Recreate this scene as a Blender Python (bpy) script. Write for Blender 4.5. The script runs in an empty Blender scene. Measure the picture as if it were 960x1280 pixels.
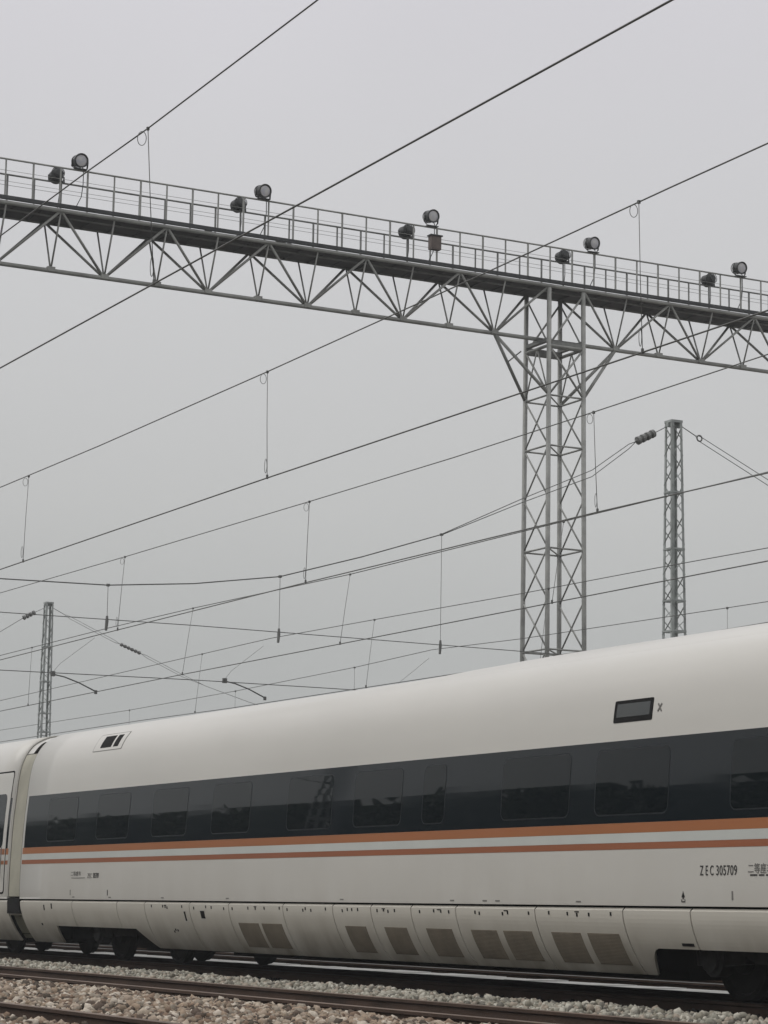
import bpy, math, random
import numpy as np
from mathutils import Vector, Matrix
random.seed(4)
rng = np.random.default_rng(11)
S = bpy.context.scene
COL = S.collection

# ------------------------------------------------------------------ camera
# world: +X runs along the tracks, +Y is square to them, Z up, metres; rail head of the nearer tracks = 0
cam = bpy.data.cameras.new('camera'); co = bpy.data.objects.new('camera', cam); COL.objects.link(co)
cam.sensor_fit = 'HORIZONTAL'; cam.sensor_width = 36; cam.lens = 115.72
cam.clip_start = 0.1; cam.clip_end = 3000
Fw = Vector((-0.872386, 0.462361, 0.158638)); Rt = Vector((0.470433, 0.8823, 0.015498)); Up = Vector((-0.132801, 0.088149, 0.987215))
Up = Rt.cross(Fw)
co.matrix_world = Matrix(((Rt.x, Up.x, -Fw.x, 0), (Rt.y, Up.y, -Fw.y, 0), (Rt.z, Up.z, -Fw.z, 1.0), (0, 0, 0, 1)))
S.camera = co

# ------------------------------------------------------------------ sky and light (overcast)
EL, AZ = math.radians(52), math.radians(200)
w = bpy.data.worlds.new('World'); S.world = w; w.use_nodes = True
N = w.node_tree.nodes; L = w.node_tree.links; N.clear()
out = N.new('ShaderNodeOutputWorld'); bg = N.new('ShaderNodeBackground')
sky = N.new('ShaderNodeTexSky'); sky.sky_type = 'NISHITA'; sky.sun_disc = False
sky.sun_elevation = EL; sky.sun_rotation = math.radians(180); sky.dust_density = 5; sky.air_density = 1.5
hs = N.new('ShaderNodeHueSaturation'); hs.inputs['Saturation'].default_value = 0.12
L.new(sky.outputs[0], hs.inputs['Color'])
tc = N.new('ShaderNodeTexCoord'); sep = N.new('ShaderNodeSeparateXYZ'); L.new(tc.outputs['Generated'], sep.inputs[0])
cr = N.new('ShaderNodeValToRGB'); L.new(sep.outputs['Z'], cr.inputs[0])
e = cr.color_ramp.elements
e[0].position = 0.0; e[0].color = (4.0, 4.12, 4.06, 1)
e[1].position = 1.0; e[1].color = (9.0, 8.9, 9.1, 1)
for pos, c in ((0.10, (4.45, 4.55, 4.5)), (0.16, (5.2, 5.25, 5.22)), (0.25, (5.8, 5.82, 5.92)), (0.37, (6.35, 6.25, 6.6)), (0.6, (7.4, 7.35, 7.6))):
    k = e.new(pos); k.color = (*c, 1)
# soft cloud mottling
nz = N.new('ShaderNodeTexNoise'); nz.inputs['Scale'].default_value = 3.0; nz.inputs['Detail'].default_value = 3
L.new(tc.outputs['Generated'], nz.inputs['Vector'])
mr = N.new('ShaderNodeMapRange'); mr.inputs['To Min'].default_value = 0.93; mr.inputs['To Max'].default_value = 1.07
L.new(nz.outputs[0], mr.inputs['Value'])
mul = N.new('ShaderNodeVectorMath'); mul.operation = 'SCALE'; L.new(cr.outputs[0], mul.inputs[0]); L.new(mr.outputs[0], mul.inputs['Scale'])
mix = N.new('ShaderNodeMix'); mix.data_type = 'RGBA'; mix.inputs['Factor'].default_value = 0.94
L.new(hs.outputs[0], mix.inputs['A']); L.new(mul.outputs[0], mix.inputs['B'])
L.new(mix.outputs['Result'], bg.inputs['Color']); bg.inputs['Strength'].default_value = 0.10
L.new(bg.outputs[0], out.inputs[0])
sd = bpy.data.lights.new('sun', 'SUN'); so = bpy.data.objects.new('sun', sd); COL.objects.link(so)
sd.energy = 0.9; sd.angle = math.radians(40); sd.color = (1, 0.97, 0.93)
so.rotation_euler = (math.radians(38), 0, math.radians(-20))
S.view_settings.view_transform = 'Standard'; S.view_settings.look = 'None'
S.view_settings.exposure = 0.1; S.view_settings.gamma = 1; S.view_settings.use_curve_mapping = False

# ------------------------------------------------------------------ materials
def mat(name, col, rough=0.6, metal=0.0, var=0.12, scale=4.0, bump=0.0, bscale=40, spec=0.5, coat=0.0, col2=None, stretch=None):
    m = bpy.data.materials.new(name); m.use_nodes = True
    n = m.node_tree.nodes; l = m.node_tree.links; b = n['Principled BSDF']
    b.inputs['Roughness'].default_value = rough; b.inputs['Metallic'].default_value = metal
    b.inputs['Specular IOR Level'].default_value = spec; b.inputs['Coat Weight'].default_value = coat
    b.inputs['Coat Roughness'].default_value = 0.15
    t = n.new('ShaderNodeTexCoord'); mp = n.new('ShaderNodeMapping'); l.new(t.outputs['Object'], mp.inputs[0])
    if stretch: mp.inputs['Scale'].default_value = stretch
    z = n.new('ShaderNodeTexNoise'); z.inputs['Scale'].default_value = scale; z.inputs['Detail'].default_value = 5; z.inputs['Roughness'].default_value = 0.6
    l.new(mp.outputs[0], z.inputs['Vector'])
    r = n.new('ShaderNodeValToRGB'); l.new(z.outputs[0], r.inputs[0])
    c2 = col2 or tuple(c * (1 - var) for c in col)
    c1 = col if col2 else tuple(min(1, c * (1 + var)) for c in col)
    r.color_ramp.elements[0].position = 0.32; r.color_ramp.elements[0].color = (*c2, 1)
    r.color_ramp.elements[1].position = 0.66; r.color_ramp.elements[1].color = (*c1, 1)
    l.new(r.outputs[0], b.inputs['Base Color'])
    if bump:
        z2 = n.new('ShaderNodeTexNoise'); z2.inputs['Scale'].default_value = bscale; z2.inputs['Detail'].default_value = 3
        l.new(t.outputs['Object'], z2.inputs['Vector'])
        bp = n.new('ShaderNodeBump'); bp.inputs['Strength'].default_value = bump; bp.inputs['Distance'].default_value = 0.02
        l.new(z2.outputs[0], bp.inputs['Height']); l.new(bp.outputs[0], b.inputs['Normal'])
    return m
M = {}
M['steel'] = mat('galvanised_steel', (0.30, 0.305, 0.285), 0.55, 0.2, 0.25, 1.5)
M['steel_dark'] = mat('weathered_steel', (0.19, 0.195, 0.185), 0.6, 0.1, 0.3, 1.5)
M['deck'] = mat('deck_plate', (0.045, 0.048, 0.050), 0.7, 0.1, 0.35, 0.8)
M['mast'] = mat('mast_steel', (0.33, 0.355, 0.34), 0.55, 0.1, 0.25, 2.0)
M['wire'] = mat('wire_metal', (0.135, 0.137, 0.130), 0.5, 0.4, 0.2, 3)
M['lamp'] = mat('lamp_housing', (0.026, 0.028, 0.028), 0.5, 0.2, 0.2, 6)
M['insul'] = mat('insulator_glaze', (0.15, 0.152, 0.145), 0.3, 0, 0.2, 6)
M['box'] = mat('box_paint', (0.115, 0.088, 0.075), 0.6, 0, 0.2, 6)
M['rail_side'] = mat('rusty_rail', (0.058, 0.033, 0.021), 0.8, 0.1, 0.3, 5, 0.3, 30, stretch=(0.3, 1, 1))
M['rail_top'] = mat('dull_rail_head', (0.16, 0.115, 0.085), 0.55, 0.4, 0.3, 3, stretch=(0.2, 1, 1))
M['rail_top_dark'] = mat('dark_rail_head', (0.045, 0.04, 0.035), 0.6, 0.2, 0.2, 3)  # darker tone than the other rail heads
M['rail_top_far'] = mat('worn_rail_head', (0.13, 0.13, 0.12), 0.5, 0.3, 0.2, 3)
M['trough'] = mat('pale_concrete', (0.52, 0.52, 0.49), 0.8, 0, 0.12, 3)
M['sleeper'] = mat('concrete_sleeper', (0.17, 0.16, 0.145), 0.85, 0, 0.25, 5, 0.3)
M['sleeper_dark'] = mat('dark_sleeper', (0.015, 0.015, 0.014), 1.0, 0, 0.25, 5, 0.3, spec=0.0)  # much darker tone than the plain concrete sleeper
M['under'] = mat('underframe_paint', (0.008, 0.008, 0.008), 0.9, 0, 0.3, 4, spec=0.1)
M['bogie'] = mat('bogie_paint', (0.045, 0.046, 0.045), 0.75, 0, 0.3, 5, spec=0.25)
M['wheel'] = mat('wheel_steel', (0.018, 0.017, 0.016), 0.7, 0.1, 0.3, 5, spec=0.25)
M['brown_orange'] = mat('lower_orange_stripe', (0.33, 0.115, 0.05), 0.4, 0, 0.06, 1.2, coat=0.3, stretch=(0.3, 1, 1))
M['orange'] = mat('orange_stripe', (0.38, 0.140, 0.048), 0.4, 0, 0.06, 1.2, coat=0.3, stretch=(0.3, 1, 1))
M['stripe_white'] = mat('pale_stripe', (0.58, 0.60, 0.56), 0.4, 0, 0.04, 1.2, coat=0.3)
M['ink'] = mat('lettering_ink', (0.045, 0.045, 0.042), 0.6, 0, 0.1, 5)
M['ink_pale'] = mat('faded_ink', (0.19, 0.185, 0.17), 0.6, 0, 0.1, 5)
M['grille'] = mat('grille_mesh', (0.215, 0.185, 0.138), 0.85, 0, 0.15, 3)
M['gasket'] = mat('rubber', (0.012, 0.012, 0.012), 0.8, 0, 0.2, 5, spec=0.15)
M['frame'] = mat('window_frame_seal', (0.016, 0.020, 0.023), 0.3, 0, 0.2, 5, spec=0.25)
M['bellows'] = mat('gangway_cover', (0.40, 0.385, 0.31), 0.6, 0, 0.12, 2)
M['bellows_low'] = mat('gangway_lower_cover', (0.17, 0.165, 0.12), 0.7, 0, 0.2, 2)
M['ground'] = mat('soil', (0.115, 0.10, 0.085), 0.95, 0, 0.3, 0.6, 0.4, 8)
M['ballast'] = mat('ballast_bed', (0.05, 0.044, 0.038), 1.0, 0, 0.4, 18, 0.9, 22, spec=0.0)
M['ballast_dark'] = mat('oily_shaded_ballast', (0.012, 0.012, 0.011), 1.0, 0, 0.4, 18, 0.8, 22, spec=0.0)  # oily ballast, its colour darkened further to paint in the train's shade

def paint(name, col, dirt, lo, hi, amt):
    """white coach paint: faint panel-to-panel mottling and brake-dust streaks that thicken near the bottom"""
    m = mat(name, col, 0.33, 0, 0.035, 0.7, spec=0.45, coat=0.25, stretch=(0.35, 1, 1))
    n = m.node_tree.nodes; l = m.node_tree.links; b = n['Principled BSDF']
    base = b.inputs['Base Color'].links[0].from_socket
    t = n.new('ShaderNodeTexCoord'); s = n.new('ShaderNodeSeparateXYZ'); l.new(t.outputs['Object'], s.inputs[0])
    mp = n.new('ShaderNodeMapping'); mp.inputs['Scale'].default_value = (1.3, 1, 0.5); l.new(t.outputs['Object'], mp.inputs[0])
    z = n.new('ShaderNodeTexNoise'); z.inputs['Scale'].default_value = 1.6; z.inputs['Detail'].default_value = 6; l.new(mp.outputs[0], z.inputs['Vector'])
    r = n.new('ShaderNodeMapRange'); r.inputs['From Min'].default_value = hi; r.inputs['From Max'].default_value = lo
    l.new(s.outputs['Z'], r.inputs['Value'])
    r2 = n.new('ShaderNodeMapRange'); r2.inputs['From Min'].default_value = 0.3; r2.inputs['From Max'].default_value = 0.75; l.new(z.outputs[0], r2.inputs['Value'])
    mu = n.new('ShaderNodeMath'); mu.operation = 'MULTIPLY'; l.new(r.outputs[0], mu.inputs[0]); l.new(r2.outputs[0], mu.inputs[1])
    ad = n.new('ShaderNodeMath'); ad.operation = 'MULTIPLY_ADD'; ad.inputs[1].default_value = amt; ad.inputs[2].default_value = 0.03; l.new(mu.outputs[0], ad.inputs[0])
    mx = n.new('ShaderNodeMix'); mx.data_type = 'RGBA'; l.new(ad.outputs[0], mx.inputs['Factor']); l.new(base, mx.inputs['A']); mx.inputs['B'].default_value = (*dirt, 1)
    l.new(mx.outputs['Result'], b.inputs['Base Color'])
    return m
M['white'] = paint('coach_white', (0.635, 0.622, 0.572), (0.40, 0.36, 0.29), 0.2, 1.9, 0.4)
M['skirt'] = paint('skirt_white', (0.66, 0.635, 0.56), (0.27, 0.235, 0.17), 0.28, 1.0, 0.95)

def glossy(name, col, rough, spec, scale=1.0, wob=0.0):
    m = bpy.data.materials.new(name); m.use_nodes = True
    n = m.node_tree.nodes; l = m.node_tree.links; b = n['Principled BSDF']
    b.inputs['Roughness'].default_value = rough; b.inputs['Specular IOR Level'].default_value = spec
    t = n.new('ShaderNodeTexCoord'); z = n.new('ShaderNodeTexNoise'); z.inputs['Scale'].default_value = scale; l.new(t.outputs['Object'], z.inputs['Vector'])
    r = n.new('ShaderNodeValToRGB'); l.new(z.outputs[0], r.inputs[0])
    r.color_ramp.elements[0].color = (col[0]*0.7, col[1]*0.75, col[2]*0.95, 1); r.color_ramp.elements[1].color = (col[0]*1.3, col[1]*1.25, col[2]*1.1, 1)
    l.new(r.outputs[0], b.inputs['Base Color'])
    if wob:
        bp = n.new('ShaderNodeBump'); bp.inputs['Strength'].default_value = wob; bp.inputs['Distance'].default_value = 0.02
        z2 = n.new('ShaderNodeTexNoise'); z2.inputs['Scale'].default_value = 0.9; z2.inputs['Detail'].default_value = 1
        l.new(t.outputs['Object'], z2.inputs['Vector']); l.new(z2.outputs[0], bp.inputs['Height']); l.new(bp.outputs[0], b.inputs['Normal'])
    return m
M['band'] = glossy('dark_window_band', (0.010, 0.0145, 0.018), 0.055, 0.27, 0.5, 0.025)
M['pane'] = glossy('tinted_window_glass', (0.006, 0.0095, 0.0115), 0.02, 0.25, 0.5, 0.02)
M['display'] = glossy('display_glass', (0.055, 0.062, 0.062), 0.15, 0.4, 2)
M['lens'] = glossy('lamp_lens', (0.60, 0.60, 0.60), 0.12, 0.8, 8)

# ------------------------------------------------------------------ helpers
def tag(o, label=None, cat=None, group=None, kind=None):
    if label: o['label'] = label
    if cat: o['category'] = cat
    if group: o['group'] = group
    if kind: o['kind'] = kind
    return o
def empty(name, loc, label=None, cat=None, group=None):
    o = bpy.data.objects.new(name, None); COL.objects.link(o); o.location = loc; o.empty_display_size = 0.3
    return tag(o, label, cat, group)
def link(name, me, m, parent=None, smooth=False):
    o = bpy.data.objects.new(name, me); COL.objects.link(o)
    if m is not None and not me.materials:
        for k in (m if isinstance(m, (list, tuple)) else [m]): me.materials.append(k)
    if smooth: me.polygons.foreach_set('use_smooth', [True] * len(me.polygons))
    if parent is not None:
        o.parent = parent
        q = parent
        off = Vector((0, 0, 0))
        while q is not None: off += q.location; q = q.parent
        o.location = -off if not off.length == 0 else (0, 0, 0)
    return o
class MB:
    """mesh builder in world coordinates"""
    def __init__(s): s.v = []; s.f = []; s.mi = []
    def add(s, vs, fs, mi=0):
        b = len(s.v); s.v += [tuple(x) for x in vs]; s.f += [tuple(i + b for i in f) for f in fs]; s.mi += [mi] * len(fs); return s
    def box(s, a, b, mi=0):
        x0, x1 = sorted((a[0], b[0])); y0, y1 = sorted((a[1], b[1])); z0, z1 = sorted((a[2], b[2]))
        return s.add([(x0,y0,z0),(x1,y0,z0),(x1,y1,z0),(x0,y1,z0),(x0,y0,z1),(x1,y0,z1),(x1,y1,z1),(x0,y1,z1)],
                     [(0,3,2,1),(4,5,6,7),(0,1,5,4),(1,2,6,5),(2,3,7,6),(3,0,4,7)], mi)
    def bar(s, a, b, w, h=None, mi=0, up=(0, 0, 1)):
        a = Vector(a); b = Vector(b); h = h or w; d = (b - a).normalized(); u = Vector(up)
        if abs(d.dot(u)) > 0.95: u = Vector((1, 0, 0))
        r = d.cross(u).normalized() * w / 2; t = r.cross(d).normalized() * h / 2
        vs = [p + sx * r + sz * t for p in (a, b) for sx, sz in ((-1,-1),(1,-1),(1,1),(-1,1))]
        return s.add(vs, [(0,1,2,3),(7,6,5,4),(0,4,5,1),(1,5,6,2),(2,6,7,3),(3,7,4,0)], mi)
    def tube(s, pts, r, n=6, mi=0, cap=True):
        pts = [Vector(p) for p in pts]; rs = r if isinstance(r, (list, tuple)) else [r] * len(pts)
        rings = []; prev = None
        for i, p in enumerate(pts):
            d = (pts[min(i+1, len(pts)-1)] - pts[max(i-1, 0)]).normalized()
            u = prev if prev is not None else (Vector((0,0,1)) if abs(d.z) < 0.9 else Vector((1,0,0)))
            a = d.cross(u).normalized(); c = a.cross(d).normalized(); prev = c
            rings.append([p + rs[i] * (math.cos(2*math.pi*k/n) * a + math.sin(2*math.pi*k/n) * c) for k in range(n)])
        vs = [v for rg in rings for v in rg]; fs = []
        for i in range(len(pts) - 1):
            for k in range(n):
                k2 = (k + 1) % n; fs.append((i*n+k, i*n+k2, (i+1)*n+k2, (i+1)*n+k))
        if cap: fs += [tuple(range(n))[::-1], tuple(range((len(pts)-1)*n, len(pts)*n))]
        return s.add(vs, fs, mi)
    def lathe(s, o, d, prof, n=16, mi=0):
        """prof = [(along, radius)] about the axis d through o"""
        o = Vector(o); d = Vector(d).normalized(); u = Vector((0,0,1)) if abs(d.z) < 0.9 else Vector((1,0,0))
        a = d.cross(u).normalized(); c = a.cross(d)
        vs = []; fs = []
        for t, r in prof:
            vs += [o + d * t + r * (math.cos(2*math.pi*k/n) * a + math.sin(2*math.pi*k/n) * c) for k in range(n)]
        for i in range(len(prof) - 1):
            for k in range(n):
                k2 = (k+1) % n; fs.append((i*n+k, i*n+k2, (i+1)*n+k2, (i+1)*n+k))
        return s.add(vs, fs, mi)
    def build(s, name, m, parent=None, smooth=False):
        me = bpy.data.meshes.new(name); me.from_pydata(s.v, [], s.f); 
        for k in (m if isinstance(m, (list, tuple)) else [m]): me.materials.append(k)
        if len(set(s.mi)) > 1: me.polygons.foreach_set('material_index', s.mi)
        me.update()
        return link(name, me, None, parent, smooth)
def lerp(a, b, t): return a + (b - a) * t

# ------------------------------------------------------------------ ground
g = MB(); g.add([(-1500,-900,-0.75),(900,-900,-0.75),(900,1500,-0.75),(-1500,1500,-0.75)], [(0,1,2,3)])
tag(g.build('ground', M['ground']), kind='structure')
def bed_z(y):
    """top of the ballast across the tracks"""
    pts = [(4.2,-0.6),(5.2,-0.20),(6.9,-0.16),(8.9,-0.13),(9.6,-0.06),(10.4,-0.045),(11.3,-0.07),(12.0,-0.13),(13.6,-0.15),(14.0,-0.06),(14.6,-0.015),(14.85,-0.03),(15.15,-0.10),
           (16.0,-0.09),(17.9,-0.06),(19.4,-0.10),(20.6,-0.16),(24,-0.16),(30,-0.2),(37,-0.2),(39.5,-0.55)]
    ys = [p[0] for p in pts]; return float(np.interp(y, ys, [p[1] for p in pts]))
ys = [4.2,5.2,6.9,7.9,8.9,9.6,10.0,10.4,10.8,11.3,12,12.8,13.6,14,14.3,14.6,14.85,15.15,15.6,16,17,17.9,19.4,20.6,24,30,37,39.5]
def strip(name, y_list, mt, dz=0.0):
    b = MB(); n = len(y_list)
    b.add([(x, y, bed_z(y) + dz) for x in (-420, 60) for y in y_list], [(i, n+i, n+i+1, i+1) for i in range(n-1)])
    return tag(b.build(name, mt), kind='structure')
strip('ballast_bed', [y for y in ys if y <= 14.85], M['ballast'], -0.03)
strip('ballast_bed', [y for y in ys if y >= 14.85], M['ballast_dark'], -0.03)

# loose stones: one object of many small faceted rocks
def rocks(name, x0, x1, y0, y1, n, smin, smax, mt, lift=0.0, mound=0.0):
    phi = (1 + 5 ** .5) / 2
    ico = np.array([(-1,phi,0),(1,phi,0),(-1,-phi,0),(1,-phi,0),(0,-1,phi),(0,1,phi),(0,-1,-phi),(0,1,-phi),(phi,0,-1),(phi,0,1),(-phi,0,-1),(-phi,0,1)], float)
    ico /= np.linalg.norm(ico[0])
    tri = np.array([(0,11,5),(0,5,1),(0,1,7),(0,7,10),(0,10,11),(1,5,9),(5,11,4),(11,10,2),(10,7,6),(7,1,8),(3,9,4),(3,4,2),(3,2,6),(3,6,8),(3,8,9),(4,9,5),(2,4,11),(6,2,10),(8,6,7),(9,8,1)])
    xs = rng.uniform(x0, x1, n); yy = rng.uniform(y0, y1, n)
    zz = np.array([bed_z(y) for y in yy]) + rng.uniform(-0.02, 0.03, n) + lift
    zz += mound * (np.sin(xs*1.9 + yy*1.3) * np.sin(xs*0.83 - yy*2.1 + 1) + 0.6*np.sin(xs*5.1 + yy*3.3))
    s = rng.uniform(smin, smax, n) * rng.choice([0.8, 1, 1, 1.25], n)
    V = ico[None] * (1 + rng.uniform(-0.28, 0.28, (n, 12)))[:, :, None]
    V = V * rng.uniform(0.6, 1.15, (n, 1, 3)) * (s / 2)[:, None, None]
    a, b_, c = (rng.uniform(0, 2*np.pi, n) for _ in range(3))
    def rot(V, ax, t):
        i, j = [(1,2),(0,2),(0,1)][ax]; W = V.copy(); ct, st = np.cos(t)[:,None], np.sin(t)[:,None]
        W[:,:,i] = ct*V[:,:,i] - st*V[:,:,j]; W[:,:,j] = st*V[:,:,i] + ct*V[:,:,j]; return W
    V = rot(rot(rot(V, 0, a), 1, b_), 2, c)
    V += np.stack([xs, yy, zz], 1)[:, None, :]
    F = (tri[None] + (np.arange(n) * 12)[:, None, None]).reshape(-1, 3)
    me = bpy.data.meshes.new(name); me.vertices.add(n*12); me.vertices.foreach_set('co', V.reshape(-1))
    me.loops.add(F.size); me.loops.foreach_set('vertex_index', F.reshape(-1).astype(np.int32))
    me.polygons.add(len(F)); me.polygons.foreach_set('loop_start', (np.arange(len(F))*3).astype(np.int32)); me.polygons.foreach_set('loop_total', np.full(len(F), 3, np.int32))
    at = me.attributes.new('stone', 'FLOAT', 'POINT'); at.data.foreach_set('value', np.repeat(rng.uniform(0, 1, n), 12).astype(np.float32))
    me.update(calc_edges=True); me.validate()
    o = link(name, me, mt); return tag(o, kind='stuff')
def stone_mat(name, cols):
    m = bpy.data.materials.new(name); m.use_nodes = True; n = m.node_tree.nodes; l = m.node_tree.links; b = n['Principled BSDF']; b.inputs['Roughness'].default_value = 0.9
    b.inputs['Specular IOR Level'].default_value = 0.1
    a = n.new('ShaderNodeAttribute'); a.attribute_name = 'stone'; r = n.new('ShaderNodeValToRGB'); r.color_ramp.interpolation = 'CONSTANT'; l.new(a.outputs['Fac'], r.inputs[0])
    k = len(cols); e = r.color_ramp.elements; e[0].color = (*cols[0], 1); e[1].position = 1/k; e[1].color = (*cols[1], 1)
    for i in range(2, k): q = e.new(i/k); q.color = (*cols[i], 1)
    t = n.new('ShaderNodeTexCoord'); z = n.new('ShaderNodeTexNoise'); z.inputs['Scale'].default_value = 35; z.inputs['Detail'].default_value = 4; l.new(t.outputs['Object'], z.inputs['Vector'])
    mr = n.new('ShaderNodeMapRange'); mr.inputs['To Min'].default_value = 0.6; mr.inputs['To Max'].default_value = 1.35; l.new(z.outputs[0], mr.inputs['Value'])
    mx = n.new('ShaderNodeVectorMath'); mx.operation = 'SCALE'; l.new(r.outputs[0], mx.inputs[0]); l.new(mr.outputs[0], mx.inputs['Scale']); l.new(mx.outputs[0], b.inputs['Base Color'])
    return m
near_st = stone_mat('brown_grey_stones', [(0.27,0.215,0.16),(0.37,0.30,0.235),(0.13,0.10,0.08),(0.46,0.39,0.31),(0.30,0.26,0.21),(0.23,0.165,0.12),(0.54,0.48,0.40),(0.09,0.075,0.06),(0.35,0.27,0.20)])
far_st = stone_mat('pale_grey_stones', [(0.31,0.30,0.25),(0.40,0.38,0.32),(0.18,0.17,0.145),(0.50,0.48,0.41),(0.28,0.26,0.21),(0.37,0.32,0.26)])
dark_st = stone_mat('oily_shaded_stones', [(0.016,0.016,0.016),(0.024,0.023,0.022),(0.012,0.012,0.012),(0.020,0.019,0.018)])  # oil-dark stones with the shade under the train mixed into their colours
rocks('gravel', -38, -10, 8.70, 11.98, 27000, 0.05, 0.11, near_st, 0.004, 0.018)
rocks('gravel', -28, -8, 6.2, 8.50, 9000, 0.05, 0.10, near_st, 0, 0.008)
rocks('gravel', -56, -16, 13.72, 14.86, 12000, 0.05, 0.10, far_st, 0, 0.016)
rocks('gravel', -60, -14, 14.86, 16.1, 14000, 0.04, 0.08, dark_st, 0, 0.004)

# ------------------------------------------------------------------ tracks
RP = [(-.075,-.176),(.075,-.176),(.075,-.162),(.012,-.145),(.009,-.05),(.036,-.038),(.036,-.006),(.028,0),(-.028,0),(-.036,-.006),(-.036,-.038),(-.009,-.05),(-.012,-.145),(-.075,-.162)]
def rail(yc, zt, x0, x1, top, parent):
    b = MB(); n = len(RP); xs = [x0, x1]
    b.add([(x, yc+a, zt+c) for x in xs for a, c in RP], [])
    base = 0
    for i in range(n):
        j = (i+1) % n; b.f.append((i, n+i, n+j, j)); b.mi.append(1 if i in (6, 7, 8) else 0)
    b.f.append(tuple(range(n))[::-1]); b.mi.append(0); b.f.append(tuple(range(n, 2*n))); b.mi.append(0)
    return b.build('rail', [M['rail_side'], top], parent)
def track(yc, zt, x0, x1, top, sl, label, sx=None):
    t = empty('railway_track', (0, yc, zt - 0.2), label, 'railway track', 'parallel railway tracks')
    for s in (-1, 1): rail(yc + s * 0.754, zt, x0, x1, top, t)
    if sx:
        x = sx[0]; first = None
        while x < sx[1]:
            if first is None:
                b = MB(); b.box((x-.13, yc-1.28, zt-.38), (x+.13, yc+1.28, zt-.18))
                for s in (-1, 1):
                    for q in (-1, 1): b.box((x-.06, yc+s*.754+q*.06, zt-.18), (x+.06, yc+s*.754+q*.13, zt-.135))
                first = b.build('sleeper', sl, t); xf = x; n = 0
            else:
                n += 1; c = first.copy(); COL.objects.link(c); c.parent = t; c.location = first.location + Vector((x - xf, 0, 0))
            x += 0.6
    return t
track(7.88, 0, -420, 60, M['rail_top'], M['sleeper'], 'nearest rusty railway track, its far rail crossing brown gravel at the bottom left', (-30, -10))
track(12.82, 0, -420, 60, M['rail_top'], M['sleeper'], 'empty rusty railway track, its two brown rails running just in front of the train', (-44, -15))
track(17.0, 0.06, -420, 60, M['rail_top_dark'], M['sleeper_dark'], 'railway track in the dark space under the white train', (-58, -14))
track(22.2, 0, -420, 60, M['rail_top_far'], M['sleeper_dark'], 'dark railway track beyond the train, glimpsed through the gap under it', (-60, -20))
ct = empty('cable_trough', (-35, 19.6, -.3), 'pale concrete cable trough seen as a thin bright line below the train', 'cable trough')
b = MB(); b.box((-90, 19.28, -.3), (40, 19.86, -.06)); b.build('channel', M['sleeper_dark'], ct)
b = MB(); b.box((-60.27, 19.14, -.058), (-59.76, 19.95, -.012)); lid0 = b.build('lid', M['trough'], ct)
for k in range(1, 82):
    c = lid0.copy(); COL.objects.link(c); c.parent = ct; c.location = lid0.location + Vector((k*.6, random.uniform(-.02,.02), random.uniform(-.008,.008)))

# ------------------------------------------------------------------ coaches
PZ = [0.30,0.34,0.47,0.64,0.79,0.91,1.06,1.50,1.97,2.45,2.90,3.20,3.45,3.60,3.75,3.88,3.965,4.04,4.083,4.11,4.12]
PY = [15.66,15.62,15.52,15.42,15.355,15.318,15.30,15.295,15.31,15.335,15.375,15.405,15.45,15.50,15.58,15.69,15.82,16.00,16.27,16.62,17.0]
YC = 17.0
def _spline():
    # smooth, densely sampled version of the profile (arc-length Catmull-Rom)
    P = list(zip(PY, PZ)); o = []
    for i in range(len(P)-1):
        p0 = P[max(i-1,0)]; p1 = P[i]; p2 = P[i+1]; p3 = P[min(i+2,len(P)-1)]
        if i+2 > len(P)-1: p3 = (2*YC-P[-2][0], P[-2][1])
        d1, d2, d0 = math.dist(p1,p2), math.dist(p2,p3) or 1e-6, math.dist(p0,p1) or math.dist(p1,p2)
        for k in range(8):
            t = k/8; r = []
            for c in (0,1):
                m1 = ((p1[c]-p0[c])/d0 + (p2[c]-p1[c])/d1)/2*d1 if p0 != p1 else p2[c]-p1[c]
                m2 = ((p2[c]-p1[c])/d1 + (p3[c]-p2[c])/d2)/2*d1
                r.append((2*t**3-3*t*t+1)*p1[c] + (t**3-2*t*t+t)*m1 + (-2*t**3+3*t*t)*p2[c] + (t**3-t*t)*m2)
            o.append(tuple(r))
    o.append(P[-1]); return o
PR = _spline(); PRZ = [p[1] for p in PR]; PRY = [p[0] for p in PR]
def py(z): return float(np.interp(z, PRZ, PRY))
def surf(z, off=0.0):
    """point of the near flank at height z pushed out by off along the normal"""
    e = 0.01; a = (py(z-e), z-e); b = (py(z+e), z+e); ny, nz_ = -(b[1]-a[1]), (b[0]-a[0]); k = math.hypot(ny, nz_) or 1
    return py(z) + off*ny/k, z + off*nz_/k
def patch(b, x0, x1, z0, z1, off, n=6, mi=0, depth=0.02, xz=None):
    """curved plate lying on the flank; x bounds may be functions of z; with real edges of depth"""
    fx0 = x0 if callable(x0) else (lambda z: x0); fx1 = x1 if callable(x1) else (lambda z: x1)
    vs = []
    for i in range(n+1):
        z = lerp(z0, z1, i/n); y, zz = surf(z, off); y2, zz2 = surf(z, off - depth)
        vs += [(fx0(z), y, zz), (fx1(z), y, zz), (fx0(z), y2, zz2), (fx1(z), y2, zz2)]
    fs = []
    for i in range(n):
        a = i*4; c = a+4
        fs += [(a, a+1, c+1, c), (a+2, a, c, c+2), (a+1, a+3, c+3, c+1), (a+3, a+2, c+2, c+3)]
    fs += [(0, 2, 3, 1), (n*4, n*4+1, n*4+3, n*4+2)]
    return b.add(vs, fs, mi)
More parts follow.
